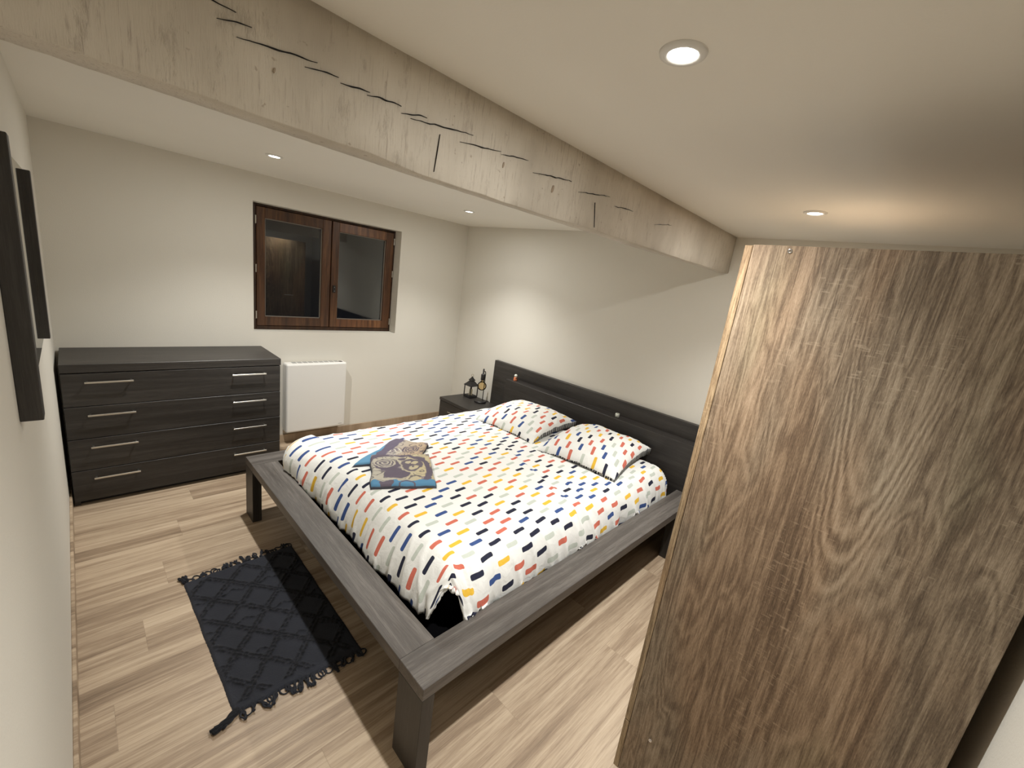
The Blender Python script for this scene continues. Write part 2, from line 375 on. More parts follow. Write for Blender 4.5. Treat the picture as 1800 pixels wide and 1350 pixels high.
# ------------------------------------------------------------------ room shell
def struct(name, bm, mat, **k): return tag(obj(name, bm, mat, **k), kind='structure')
T = 0.25
struct('floor', bx(XL - T, XR + T, YN - T, YF + T, -0.1, 0.0), M_FLOOR)
zc = [ceil_z(YN - T), ceil_z(YF + T)]
bm = NB()
v = [bm.verts.new(p) for p in ((XL - T, YN - T, zc[0]), (XR + T, YN - T, zc[0]), (XR + T, YF + T, zc[1]), (XL - T, YF + T, zc[1]),
                              (XL - T, YN - T, 2.3), (XR + T, YN - T, 2.3), (XR + T, YF + T, 2.3), (XL - T, YF + T, 2.3))]
for f in ((0, 1, 2, 3), (4, 7, 6, 5), (0, 4, 5, 1), (1, 5, 6, 2), (2, 6, 7, 3), (3, 7, 4, 0)): bm.faces.new([v[i] for i in f])
struct('ceiling', bm, M_CEIL)
HT = 2.14
struct('wall_left', bx(XL - T, XL, YN, YF, 0, HT), M_WALL)
struct('wall_right', bx(XR, XR + T, YN, YF, 0, HT), M_WALL)
struct('wall_near', bx(XL - T, XR + T, YN - T, YN, 0, HT), M_WALL)
WX0, WX1, WZ0, WZ1 = 1.401, 2.624, 0.961, 1.918
bm = NB()
box(bm, XL - T, WX0, YF, YF + T, 0, HT); box(bm, WX1, XR + T, YF, YF + T, 0, HT)
box(bm, WX0, WX1, YF, YF + T, 0, WZ0); box(bm, WX0, WX1, YF, YF + T, WZ1, HT)
struct('wall_window', bm, M_WALL)
struct('baseboard_window', bx(XL, XR - 0.012, YF - 0.013, YF, 0, 0.07, bev=0.002), wenge('x', 1.0, 'base_x') if False else M_FLOOR)
struct('baseboard_left', bx(XL, XL + 0.012, YN + 0.012, YF - 0.013, 0, 0.07, bev=0.002), M_FLOOR)
struct('baseboard_right', bx(XR - 0.012, XR, YN + 0.012, YF, 0, 0.07, bev=0.002), M_FLOOR)
struct('baseboard_near', bx(XL, XR - 0.012, YN, YN + 0.012, 0, 0.07, bev=0.002), M_FLOOR)

# ------------------------------------------------------------------ ceiling beam
def beam():
    bm = NB(); n = 230; ny = 5; rings = []
    kn = [(0.34, 1.842), (0.93, 1.839), (1.10, 1.830), (1.55, 1.830), (1.85, 1.838), (2.7, 1.838), (3.41, 1.846)]
    kf = [(0.34, 1.839), (1.12, 1.833), (1.45, 1.834), (2.26, 1.834), (3.41, 1.847)]
    def bz(x, kz=kn):
        for (a, za), (b, zb) in zip(kz, kz[1:]):
            if a <= x <= b: return za + (zb - za) * (x - a) / (b - a)
        return kz[-1][1]
    y0, y1 = 1.430, 1.486
    for i in range(n + 1):
        x = XL + (XR - XL) * i / n
        r = []
        ch = 0.003 + 0.002 * noise.noise(Vector((x * 23, 1, 0)))
        zb = bz(x) + 0.0025 * noise.noise(Vector((x * 9, 0, 2)))
        jy = lambda z: 0.0022 * noise.noise(Vector((x * 6, z * 9, 0))) + 0.0008 * noise.noise(Vector((x * 40, z * 12, 5)))
        for z in (ceil_z(y0) + 0.003, 2.03, 1.98, 1.93, 1.88):
            r.append((x, y0 + jy(z), z))
        r.append((x, y0 + jy(zb), zb + ch * 0.7)); r.append((x, y0 + ch * 0.7, zb))
        zf = bz(x, kf)
        r.append((x, y0 + 0.03, (zb + zf) / 2 + 0.002 * noise.noise(Vector((x * 30, 7, 0)))))
        rag = 0.004 * noise.noise(Vector((x * 28, 3, 3))) + 0.003 * noise.noise(Vector((x * 70, 3, 9)))
        r.append((x, y1 + rag, zf - 0.0005)); r.append((x, y1 + 0.004, zf + 0.012)); r.append((x, y1, 2.0)); r.append((x, y1, ceil_z(y1) + 0.003))
        rings.append([bm.verts.new(p) for p in r])
    for a, b in zip(rings, rings[1:]):
        for k in range(len(a)): bm.faces.new((a[k], a[(k + 1) % len(a)], b[(k + 1) % len(a)], b[k]))
    bm.faces.new(rings[0]); bm.faces.new(list(reversed(rings[-1])))
    root = thing('ceiling_beam', 'long whitewashed wooden beam spanning the room below the ceiling', 'beam', (0, 0, 0))
    o = obj('timber', bm, M_BEAM, root, smooth=True)
    # long drying cracks: narrow lens-shaped gouges, dark inside
    cr = [((0.56, 1.992), (0.679, 1.989)), ((0.65, 1.967), (0.703, 1.977)), ((0.679, 1.952), (0.818, 1.969)), ((0.794, 1.953), (0.861, 1.961)),
          ((0.865, 1.951), (0.93, 1.959)), ((0.924, 1.952), (1.008, 1.959)), ((1.009, 1.946), (1.079, 1.959)), ((1.034, 1.942), (1.226, 1.967)),
          ((1.184, 1.938), (1.332, 1.957)), ((1.333, 1.952), (1.447, 1.967)), ((1.474, 1.94), (1.671, 1.964)), ((1.718, 1.94), (1.92, 1.971)),
          ((1.956, 1.943), (2.105, 1.958)), ((2.302, 1.94), (2.48, 1.97)), ((1.12, 1.936), (1.111, 1.846)), ((1.83, 1.93), (1.85, 1.845))]
    for k, ((xa, za), (xb, zb)) in enumerate(cr):
        bm = NB(); L = math.hypot(xb - xa, zb - za); nn = 14; top = []; bot = []
        wd = 0.0015 if k < 14 else 0.0007
        if k in (0, 1, 3, 13): wd = 0.0011
        for i in range(nn + 1):
            t = i / nn; x = xa + (xb - xa) * t; z = za + (zb - za) * t
            cv = 0.0015 * math.sin(PI * t * 1.0) * (1 if k < 14 else 0) + 0.0032 * noise.noise(Vector((x * 42, k * 3.3, 0)))
            h = wd * (math.sin(PI * min(1, t * 0.9 + 0.05)) ** 0.7) * (0.75 + 0.5 * noise.noise(Vector((x * 60, k, 4))))
            h = max(h * (0.35 + 0.65 * math.sin(PI * t)), 0.00015)
            dx = -(zb - za) / L; dz = (xb - xa) / L
            c = (x + dx * cv, z + dz * cv)
            top.append((c[0] + dx * h, c[1] + dz * h)); bot.append((c[0] - dx * h, c[1] - dz * h))
        F = [[bm.verts.new((p[0], yy, p[1])) for p in q] for q in (top, bot) for yy in (1.4268, 1.4335)]
        for i in range(nn):
            for a, b in ((F[0], F[2]), (F[0], F[1]), (F[2], F[3]), (F[1], F[3])): bm.faces.new((a[i], a[i + 1], b[i + 1], b[i]))
        obj('crack', bm, M_DARK, root)
    for (x, z, a) in ((1.347, 1.927, 0.007), (1.58, 1.918, 0.010), (0.74, 1.925, 0.004)):
        bm = NB(); n_ = 14
        fr = [[bm.verts.new((x + a * 0.42 * math.cos(2 * PI * q / n_) + a * 0.2 * math.sin(2 * PI * q / n_), yy, z + a * (1.2 + 0.3 * noise.noise(Vector((q, x, 3)))) * math.sin(2 * PI * q / n_))) for q in range(n_)] for yy in (1.4272, 1.434)]
        for q in range(n_): bm.faces.new((fr[0][q], fr[0][(q + 1) % n_], fr[1][(q + 1) % n_], fr[1][q]))
        bm.faces.new(fr[0])
        obj('knot', bm, plain('knot_brown', (0.36, 0.29, 0.22), 0.9), root)
beam()

# ------------------------------------------------------------------ recessed ceiling lights
def spot(i, x, y, label):
    zc = ceil_z(y)
    r = thing('ceiling_spotlight', label, 'ceiling light', (x, y, zc), 'round recessed ceiling spotlights')
    bm = lathe(NB(), x, y, [(0.028, zc - 0.004), (0.030, zc - 0.0065), (0.036, zc - 0.0065), (0.043, zc - 0.004), (0.045, zc + 0.002), (0.026, zc + 0.002), (0.028, zc - 0.004)], 40, caps=False)
    obj('trim_ring', bm, M_WHITE, r, smooth=True)
    bm = lathe(NB(), x, y, [(0, zc - 0.0045), (0.020, zc - 0.0045), (0.0275, zc - 0.0035), (0.0275, zc + 0.001), (0, zc + 0.001)], 32, caps=False)
    obj('lens', bm, M_LENS, r, smooth=True)
    for kind, en in (('SPOT', BEAM_W), ('AREA', WIDE_W)):
        ld = bpy.data.lights.new('led_light', kind); ld.energy = en; ld.color = LIGHT_COL
        if kind == 'SPOT': ld.spot_size = math.radians(117); ld.spot_blend = 1.0; ld.shadow_soft_size = 0.026
        else: ld.shape = 'DISK'; ld.size = 0.05
        lo = bpy.data.objects.new('led_light', ld); COL.objects.link(lo); lo.parent = r; lo.location = (0, 0, -0.014)
for i, ((x, y), lb) in enumerate(zip(SPOTS, ('round white recessed spotlight closest to the camera, in the ceiling before the beam', 'round white recessed spotlight in the ceiling just above the oak wardrobe',
        'round white recessed spotlight in the ceiling just left of the window, behind the beam', 'round white recessed spotlight near the far room corner, right of the window'))): spot(i, x, y, lb)

# ------------------------------------------------------------------ window
def window():
    r = thing('window_1', None, None, ((WX0 + WX1) / 2, 4.228, WZ0)); r['kind'] = 'structure'
    y0 = 4.222
    bm = NB()
    box(bm, WX0, 1.448, y0, y0 + 0.09, WZ0, WZ1, 0.002); box(bm, 2.610, WX1 + 0.001, y0, y0 + 0.09, WZ0, WZ1, 0.002)
    box(bm, 1.448, 2.610, y0 + 0.004, y0 + 0.09, 1.900, WZ1, 0.002); box(bm, 1.448, 2.610, y0 - 0.004, y0 + 0.09, WZ0, 0.990, 0.002)
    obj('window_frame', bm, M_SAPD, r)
    for (xa, xb, ga, gb, mt) in ((1.450, 2.019, 1.510, 1.945, M_SAP), (2.027, 2.608, 2.090, 2.532, M_SAP)):
        bm = NB()
        box(bm, xa, ga, y0 - 0.006, y0 + 0.045, 0.992, 1.898, 0.004); box(bm, gb, xb, y0 - 0.006, y0 + 0.045, 0.992, 1.898, 0.004)
        s = obj('window_sash', bm, mt, r)
        bm = NB(); box(bm, ga - 0.002, gb + 0.002, y0 - 0.004, y0 + 0.043, 1.820, 1.897, 0.003); box(bm, ga - 0.002, gb + 0.002, y0 - 0.004, y0 + 0.043, 0.993, 1.066, 0.003)
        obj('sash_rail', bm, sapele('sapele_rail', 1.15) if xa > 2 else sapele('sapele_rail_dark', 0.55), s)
        obj('pane', bx(ga - 0.004, gb + 0.004, y0 + 0.018, y0 + 0.022, 1.062, 1.824), M_GLASS, s)
        bm = NB()
        for (q0, q1, z0, z1) in ((ga, ga + 0.006, 1.066, 1.820), (gb - 0.006, gb, 1.066, 1.820), (ga, gb, 1.066, 1.072), (ga, gb, 1.814, 1.820)): box(bm, q0, q1, y0 + 0.010, y0 + 0.0175, z0, z1)
        obj('putty_bead', bm, plain('bead_grey', (0.22, 0.20, 0.17), 0.6), s)
    bm = NB(); box(bm, 2.042, 2.066, y0 - 0.016, y0 - 0.006, 1.300, 1.362, 0.002)
    L = obj('latch', bm, M_BLACK, r)
    bm = NB()
    for z in (1.314, 1.347): bmesh.ops.create_uvsphere(bm, u_segments=10, v_segments=8, radius=0.0035, matrix=Matrix.Translation((2.054, y0 - 0.0165, z)))
    obj('screw', bm, M_STEEL, L)
    for x, zs in ((1.444, (1.80, 1.44, 1.08)), (2.612, (1.82, 1.52, 1.06))):
        for z in zs:
            obj('hinge', lathe(NB(), x, y0 - 0.008, [(0.006, z - 0.03), (0.006, z + 0.03)], 10), M_STEEL, r)
window()

# ------------------------------------------------------------------ radiator
def radiator():
    r = thing('panel_radiator', 'white flat electric panel radiator on the wall beside the dark dresser', 'radiator', (1.855, 4.11, 0.11))
    obj('body', bx(1.603, 2.106, 4.004, 4.100, 0.113, 0.713, bev=0.016, seg=4), M_WHITE, r, smooth=False)
    obj('bracket', bx(1.66, 2.05, 4.098, 4.111, 0.20, 0.62), M_GREY, r)
    bm = NB()
    for i in range(9): box(bm, 1.66 + i * 0.044, 1.695 + i * 0.044, 4.035, 4.085, 0.7125, 0.7137)
    obj('vent_slot', bm, M_GREY, r)
    obj('control_panel', bx(2.05, 2.075, 4.03, 4.06, 0.7120, 0.7155), M_BLACK, r)
    obj('badge', bx(2.045, 2.078, 4.0030, 4.0045, 0.139, 0.143), M_GREY, r)
radiator()

# ------------------------------------------------------------------ dresser
def dresser():
    r = thing('chest_of_drawers', 'wide dark wenge chest of four drawers with slim steel handles under the left wall', 'chest of drawers', (0.9, 3.86, 0))
    x0, x1, y0, y1 = 0.358, 1.447, 3.637, 4.098
    obj('top_panel', bx(x0, x1, y0, y1, 0.802, 0.850, bev=0.002), wenge('x', 1.2, 'dresser_top'), r)
    obj('side_panel', bx(x0, x0 + 0.025, y0 + 0.022, y1, 0.0, 0.8015), M_WZ, r)
    obj('side_panel', bx(x1 - 0.027, x1 - 0.002, y0 + 0.022, y1, 0.0, 0.8015), M_WZ, r)
    obj('back_panel', bx(x0 + 0.025, x1 - 0.027, y1 - 0.008, y1, 0.03, 0.8015), M_WX, r)
    obj('plinth', bx(x0 + 0.025, x1 - 0.027, y0 + 0.045, y0 + 0.06, 0.0, 0.06), M_BLACK, r)
    for k in range(4):
        zt = 0.797 - k * 0.1925; zb = zt - 0.1885
        d = obj('drawer', bx(x0 + 0.002, x1 - 0.004, y0 + 0.002, y0 + 0.021, zb, zt, bev=0.0015), M_WX, r)
        obj('drawer_box', bx(x0 + 0.05, x1 - 0.05, y0 + 0.021, y1 - 0.03, zb + 0.02, zt - 0.02), M_BLACK, d) if False else None
        for xa in (0.449, 1.143):
            bm = NB(); zh = zt - 0.047
            box(bm, xa, xa + 0.203, y0 - 0.027, y0 - 0.021, zh - 0.005, zh + 0.005, 0.001)
            box(bm, xa + 0.006, xa + 0.014, y0 - 0.021, y0 + 0.003, zh - 0.004, zh + 0.004); box(bm, xa + 0.189, xa + 0.197, y0 - 0.021, y0 + 0.003, zh - 0.004, zh + 0.004)
            obj('handle', bm, M_STEEL, d)
dresser()

# ------------------------------------------------------------------ wall mirror
def mirror():
    r = thing('wall_mirror', 'frameless-edged wall mirror between two upright dark wood planks on the left wall', 'mirror', (XL, 2.30, 1.155))
    obj('side_plank', bx(XL, 0.3765, 1.797, 1.845, 1.154, 1.749, bev=0.0015), M_WZ, r)
    obj('side_plank', bx(XL, 0.3700, 2.785, 2.833, 1.154, 1.749, bev=0.0015), M_WZ, r)
    obj('backing', bx(XL, 0.349, 1.845, 2.785, 1.158, 1.748), M_DARK, r)
    obj('mirror_glass', bx(0.349, 0.3535, 1.845, 2.785, 1.158, 1.748), M_MIRROR, r)
mirror()

# ------------------------------------------------------------------ bed
BY0, BY1, BX0 = 1.223, 3.116, 1.092
def bed():
    r = thing('double_bed', 'low dark wenge double bed with wide flat ledges around the mattress', 'bed', (2.2, 2.17, 0))
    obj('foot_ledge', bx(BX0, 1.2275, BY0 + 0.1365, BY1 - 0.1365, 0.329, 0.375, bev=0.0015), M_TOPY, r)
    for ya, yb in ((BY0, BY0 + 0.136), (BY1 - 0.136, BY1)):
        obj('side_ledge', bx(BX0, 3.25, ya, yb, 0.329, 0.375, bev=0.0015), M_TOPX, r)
    obj('leg', bx(BX0, BX0 + 0.048, BY0, BY0 + 0.136, 0, 0.3288, bev=0.0015), M_WZ, r)
    obj('leg', bx(BX0, BX0 + 0.048, BY1 - 0.136, BY1, 0, 0.3288, bev=0.0015), M_WZ, r)
    obj('leg', bx(3.0, 3.2, BY0 + 0.02, BY0 + 0.065, 0, 0.3288, bev=0.0015), M_WZ, r)
    obj('leg', bx(3.0, 3.2, BY1 - 0.065, BY1 - 0.02, 0, 0.3288, bev=0.0015), M_WZ, r)
    obj('apron', bx(1.200, 1.225, BY0 + 0.14, BY1 - 0.14, 0.17, 0.3288), M_WY, r)
    for ya in (BY0 + 0.105, BY1 - 0.130): obj('apron', bx(1.225, 3.24, ya, ya + 0.025, 0.17, 0.3288), M_WX, r)
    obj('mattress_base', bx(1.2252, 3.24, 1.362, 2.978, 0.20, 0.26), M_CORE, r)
    obj('center_support', bx(1.30, 3.1, 2.15, 2.19, 0.0, 0.20), M_BLACK, r)
    hb = obj('headboard', bx(3.362, 3.402, 0.925, 3.415, 0.075, 0.824, bev=0.0015), M_WY, r)
    obj('headboard_shelf', bx(3.250, 3.3615, BY0, BY1 + 0.004, 0.10, 0.709, bev=0.0015), M_WY, hb)
    return r
bed()
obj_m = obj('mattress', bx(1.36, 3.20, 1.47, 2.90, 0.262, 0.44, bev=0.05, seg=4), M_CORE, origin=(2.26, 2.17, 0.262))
tag(obj_m, 'mattress coloured black for shade, showing at the open near corner below the dashed duvet', 'mattress')

def smooth(t, a, b):
    t = max(0.0, min(1.0, (t - a) / (b - a))); return t * t * (3 - 2 * t)
TOPZ = 0.545
def duvet_point(s, t):
    """s, t flattened cloth coordinates (metres) -> xyz"""
    R, Hh, A = 0.13, 0.19, 0.235
    cx0, cx1 = 1.275 + R, 3.215 - R; cy0, cy1 = 1.372 + R, 2.968 - R
    dx = (s - cx0) if s < cx0 else (s - cx1 if s > cx1 else 0.0)
    dy = (t - cy0) if t < cy0 else (t - cy1 if t > cy1 else 0.0)
    x = min(max(s, cx0), cx1); y = min(max(t, cy0), cy1)
    n3 = lambda a, b, c: noise.noise(Vector((a, b, c)))
    z = TOPZ + 0.010 * n3(s * 1.6, t * 1.6, 0) + 0.0035 * n3(s * 7, t * 7, 3)
    # gentle crown
    z += 0.012 * (1 - ((x - 2.2) / 1.0) ** 2) * (1 - ((y - 2.17) / 0.75) ** 2)
    # fold where the duvet's edge is turned near the pillows
    fl = 2.33 + 0.22 * (2.17 - t) / 0.8 * -1.0 + 0.02 * n3(t * 4, 2, 8)
    q = (s - fl)
    z += (-0.010 * smooth(q, -0.02, 0.02) + 0.007 * math.exp(-(q / 0.018) ** 2)) * smooth(2.45 - t, 0, 0.35)
    q2 = q - 0.09 - 0.10 * (2.17 - t)
    z += 0.006 * math.exp(-(q2 / 0.016) ** 2) * smooth(1.9 - t, 0, 0.3)
    if dx or dy:
        d = max(abs(dx), abs(dy)); L = math.hypot(dx, dy); ux, uy = dx / L, dy / L
        k = d / A
        if dx < 0 and dy < 0:      # open corner at the foot, hem lifted
            ph = math.degrees(math.atan2(-dy, -dx))
            k *= 1 - 0.44 * k * k * math.exp(-((ph - 47) / 24) ** 4)
        a = min(k, 1.0) * PI / 2 * 1.04
        fold = 0.0
        if dy < 0: fold = n3(s * 14, 0, 1) + 0.6 * n3(s * 30, 2, 1)
        if dx < 0: fold = n3(t * 13, 5, 1) + 0.6 * n3(t * 28, 7, 1)
        if dx < 0 and dy < 0: fold = n3((s - t) * 14, 5, 1)
        if dy > 0: fold = 0.5 * n3(s * 10, 9, 1)
        cz_ = n3(s * 5 + t * 3, t * 5, 12)
        h = R * math.sin(a) + 0.014 * fold * k + 0.012 * cz_ * k
        # puffier foot at the far end
        if dx < 0: h += (0.055 * smooth(t, 2.2, 2.85) - 0.012) * math.sin(min(k, 1) * PI) * 0.9 + 0.035 * smooth(t, 2.3, 2.85) * k
        def rg(a, b, c): return (1 - abs(n3(a, b, c)) * 2.2)
        if dy < 0: w = rg(s * 9 + t * 4, t * 2.5, 21)
        elif dx < 0: w = rg(t * 9 - s * 3, s * 2.5, 23)
        else: w = rg(s * 6, t * 6, 25)
        w = max(0.0, w) ** 4
        h += 0.010 * w * k; z += 0.007 * w * math.sin(PI * min(1, k)) ** 0.5
        if dx < 0 and dy >= 0: h += 0.014 * k
        x += ux * h; y += uy * h
        z -= Hh * (1 - math.cos(a)) + 0.004 * fold * k
    zm = 0.379
    if x < 1.232 and z < zm + 0.004: z = zm + 0.004
    if (y < 1.362 or y > 2.976) and z < zm + 0.003: z = zm + 0.003
    return (x, y, z)
def duvet():
    bm = NB(); uvl = bm.loops.layers.uv.new('UVMap')
    A = 0.235; R = 0.13
    xs0, xs1, ys0, ys1 = 1.275 + R - A, 3.215 - R + A, 1.372 + R - A, 2.968 - R + A
    nx, ny = 300, 250; g = []
    for i in range(nx + 1):
        s = xs0 + (xs1 - xs0) * i / nx
        g.append([(bm.verts.new(duvet_point(s, ys0 + (ys1 - ys0) * j / ny)), (s, ys0 + (ys1 - ys0) * j / ny)) for j in range(ny + 1)])
    for i in range(nx):
        for j in range(ny):
            q = (g[i][j], g[i + 1][j], g[i + 1][j + 1], g[i][j + 1])
            f = bm.faces.new([a[0] for a in q])
            for l, a in zip(f.loops, q): l[uvl].uv = a[1]
    o = obj('duvet', bm, M_DUVET, smooth=True, origin=(2.24, 2.17, 0.456))
    so = o.modifiers.new('thickness', 'SOLIDIFY'); so.thickness = 0.012; so.offset = -1
    tag(o, 'white duvet printed with short coloured dashes spread over the bed', 'duvet')
duvet()

def pillow(c, ax, ay, hx, hy, T, label, ph, rot, drp=0.0):
    """c centre, ax/ay unit axes, hx/hy half sizes"""
    c = Vector(c); ax = Vector(ax).normalized(); az = ax.cross(Vector(ay)).normalized(); ay = az.cross(ax).normalized()
    bm = NB(); uvl = bm.loops.layers.uv.new('UVMap'); n = 56
    def P(u, v, sgn):
        pin = 1 - 0.055 * (1 - abs(v) ** 2.0) * (abs(u) ** 3) - 0.0
        piv = 1 - 0.055 * (1 - abs(u) ** 2.0) * (abs(v) ** 3)
        x = u * hx * piv ** 0 * pin; y = v * hy * piv
        w = max(0.0, (1 - abs(u) ** 2.4)) ** 0.62 * max(0.0, (1 - abs(v) ** 2.4)) ** 0.62
        h = T * w * (1.0 if sgn > 0 else 0.22)
        e = (1 - w)
        nz = 0.016 * noise.noise(Vector((u * 2.2 + ph, v * 2.2, 1))) * w + 0.007 * noise.noise(Vector((u * 7, v * 7 + ph, 2)))
        nz += 0.010 * math.sin(9 * math.atan2(v, u) + ph * 2) * noise.noise(Vector((u * 1.5, v * 1.5, ph))) * e
        gap = 0.004 + 0.017 * max(0.0, -v) ** 2.5 * (0.75 + 0.25 * u)
        z = sgn * (h * (1.0 if sgn > 0 else 1.0) + gap) + nz
        z -= 0.022 * abs(u) ** 3 * abs(v) ** 3 + 0.010 * max(0, -u) ** 3
        return c + ax * x + ay * y + az * z
    cr, sr = math.cos(rot), math.sin(rot)
    rim = {}
    for sgn, mi in ((1, 0), (-1, 1)):
        g = []
        for i in range(n + 1):
            row = []
            for j in range(n + 1):
                u = 2 * i / n - 1; v = 2 * j / n - 1
                u = math.sin(u * PI / 2) * 0.5 + u * 0.5; v = math.sin(v * PI / 2) * 0.5 + v * 0.5
                vt = bm.verts.new(P(u, v, sgn)); row.append((vt, (u * hx * cr - v * hy * sr, u * hx * sr + v * hy * cr)))
                if i in (0, n) or j in (0, n): rim.setdefault((i, j), {})[sgn] = row[-1]
            g.append(row)
        for i in range(n):
            for j in range(n):
                q = [g[i][j], g[i + 1][j], g[i + 1][j + 1], g[i][j + 1]]
                if sgn < 0: q.reverse()
                f = bm.faces.new([a[0] for a in q]); f.material_index = mi
                for l, a in zip(f.loops, q): l[uvl].uv = a[1]
    loop = [(i, 0) for i in range(n)] + [(n, j) for j in range(n)] + [(i, n) for i in range(n, 0, -1)] + [(0, j) for j in range(n, 0, -1)]
    for a, b in zip(loop, loop[1:] + loop[:1]):
        q = [rim[a][1], rim[b][1], rim[b][-1], rim[a][-1]]
        f = bm.faces.new([t[0] for t in q]); f.material_index = 1
        for l, t in zip(f.loops, q): l[uvl].uv = t[1]
    base = c - Vector((0, 0, T * 0.4))
    o = obj('pillow', bm, [M_PIL, M_GRID], smooth=True, origin=base)
    tag(o, label, 'pillow', 'pillows at the headboard')
pillow((2.835, 2.465, 0.583), (1, 0.10, 0.06), (-0.10, 1, 0.0), 0.300, 0.295, 0.095, 'white dashed square pillow farther from the wardrobe, beside the nightstand', 0.3, 0.05)
pillow((2.870, 1.825, 0.583), (1, 0.14, 0.05), (-0.10, 1, 0.0), 0.318, 0.285, 0.100, 'white dashed square pillow nearer to the wardrobe with black gridded underside', 2.1, -0.06)

# folded printed cloths
def folded(corners, z0, th, mat, label, lift=0.0, seed=0):
    bm = NB(); uvl = bm.loops.layers.uv.new('UVMap'); n = 40
    A, B, Cc, D = [Vector((*p, 0)) for p in corners]      # BL, BR, TR, TL
    def P(u, v):
        # rounded-in outline
        p = (A * (1 - u) + B * u) * (1 - v) + (D * (1 - u) + Cc * u) * v
        du = min(u, 1 - u); dv = min(v, 1 - v)
        w = 0.012 * noise.noise(Vector((u * 3 + seed, v * 3, 1)))
        p += Vector((w, 0.012 * noise.noise(Vector((u * 3, v * 3 + seed, 5))), 0))
        e = min(1.0, min(du, dv) / 0.05); pr = math.sqrt(max(0.0, 1 - (1 - e) ** 2))
        z = th * pr * (0.85 + 0.35 * noise.noise(Vector((u * 2.5, v * 2.5, seed)))) + lift * v * pr + 0.003 * noise.noise(Vector((u * 9, v * 9, seed)))
        base = zsurf(p.x, p.y)
        return Vector((p.x, p.y, base + 0.001 + max(0, z)))
    g = [[(bm.verts.new(P(i / n, j / n)), (i / n, j / n)) for j in range(n + 1)] for i in range(n + 1)]
    for i in range(n):
        for j in range(n):
            q = (g[i][j], g[i + 1][j], g[i + 1][j + 1], g[i][j + 1]); f = bm.faces.new([a[0] for a in q])
            for l, a in zip(f.loops, q): l[uvl].uv = a[1]
    bot = [[bm.verts.new((g[i][j][0].co.x, g[i][j][0].co.y, zsurf(g[i][j][0].co.x, g[i][j][0].co.y) + 0.0005)) for j in (0, n)] for i in range(n + 1)]
    cx = sum(p[0] for p in corners) / 4; cy = sum(p[1] for p in corners) / 4
    bmesh.ops.delete(bm, geom=[x for r_ in bot for x in r_], context='VERTS')
    o = obj('folded_cloth', bm, mat, smooth=True, origin=(cx, cy, zsurf(cx, cy)))
    tag(o, label, 'folded cloth', 'printed cloths folded on the duvet')
def zsurf(x, y): return duvet_point(x, y)[2]
folded([(1.370, 2.120), (1.642, 1.958), (1.812, 2.270), (1.515, 2.405)], 0, 0.026, print_mat('print_front', 'front'), 'folded cream and purple cloth with blue border, the nearer one on the duvet', 0.012, 1.0)
folded([(1.395, 2.375), (1.72, 2.235), (1.900, 2.405), (1.770, 2.570)], 0, 0.020, print_mat('print_back', 'back'), 'folded purple and cream cloth with light blue tip, behind the nearer one', 0.008, 5.0)

# ------------------------------------------------------------------ nightstand and what stands on it
def nightstand():
    r = thing('nightstand', 'low dark wenge nightstand in the corner at the far side of the bed', 'nightstand', (3.17, 3.5, 0))
    obj('top_panel', bx(2.980, 3.360, 3.235, 3.760, 0.346, 0.376, bev=0.0015), M_WY, r)
    bm = NB(); box(bm, 3.0, 3.360, 3.245, 3.75, 0.0, 0.346)
    obj('body', bm, M_WY, r)
    for z0, z1, xo in ((0.180, 0.342, 0.0), (0.03, 0.174, -0.006)):
        d = obj('drawer', bx(2.984 + xo, 2.9995, 3.240 + xo, 3.755 - xo, z0, z1, bev=0.001), M_WY, r)
        bm = NB(); zh = z1 - 0.075
        box(bm, 2.956, 2.962, 3.43, 3.585, zh - 0.004, zh + 0.004, 0.001); box(bm, 2.962, 2.985, 3.44, 3.447, zh - 0.003, zh + 0.003); box(bm, 2.962, 2.985, 3.568, 3.575, zh - 0.003, zh + 0.003)
        obj('handle', bm, M_STEEL, d)
nightstand()
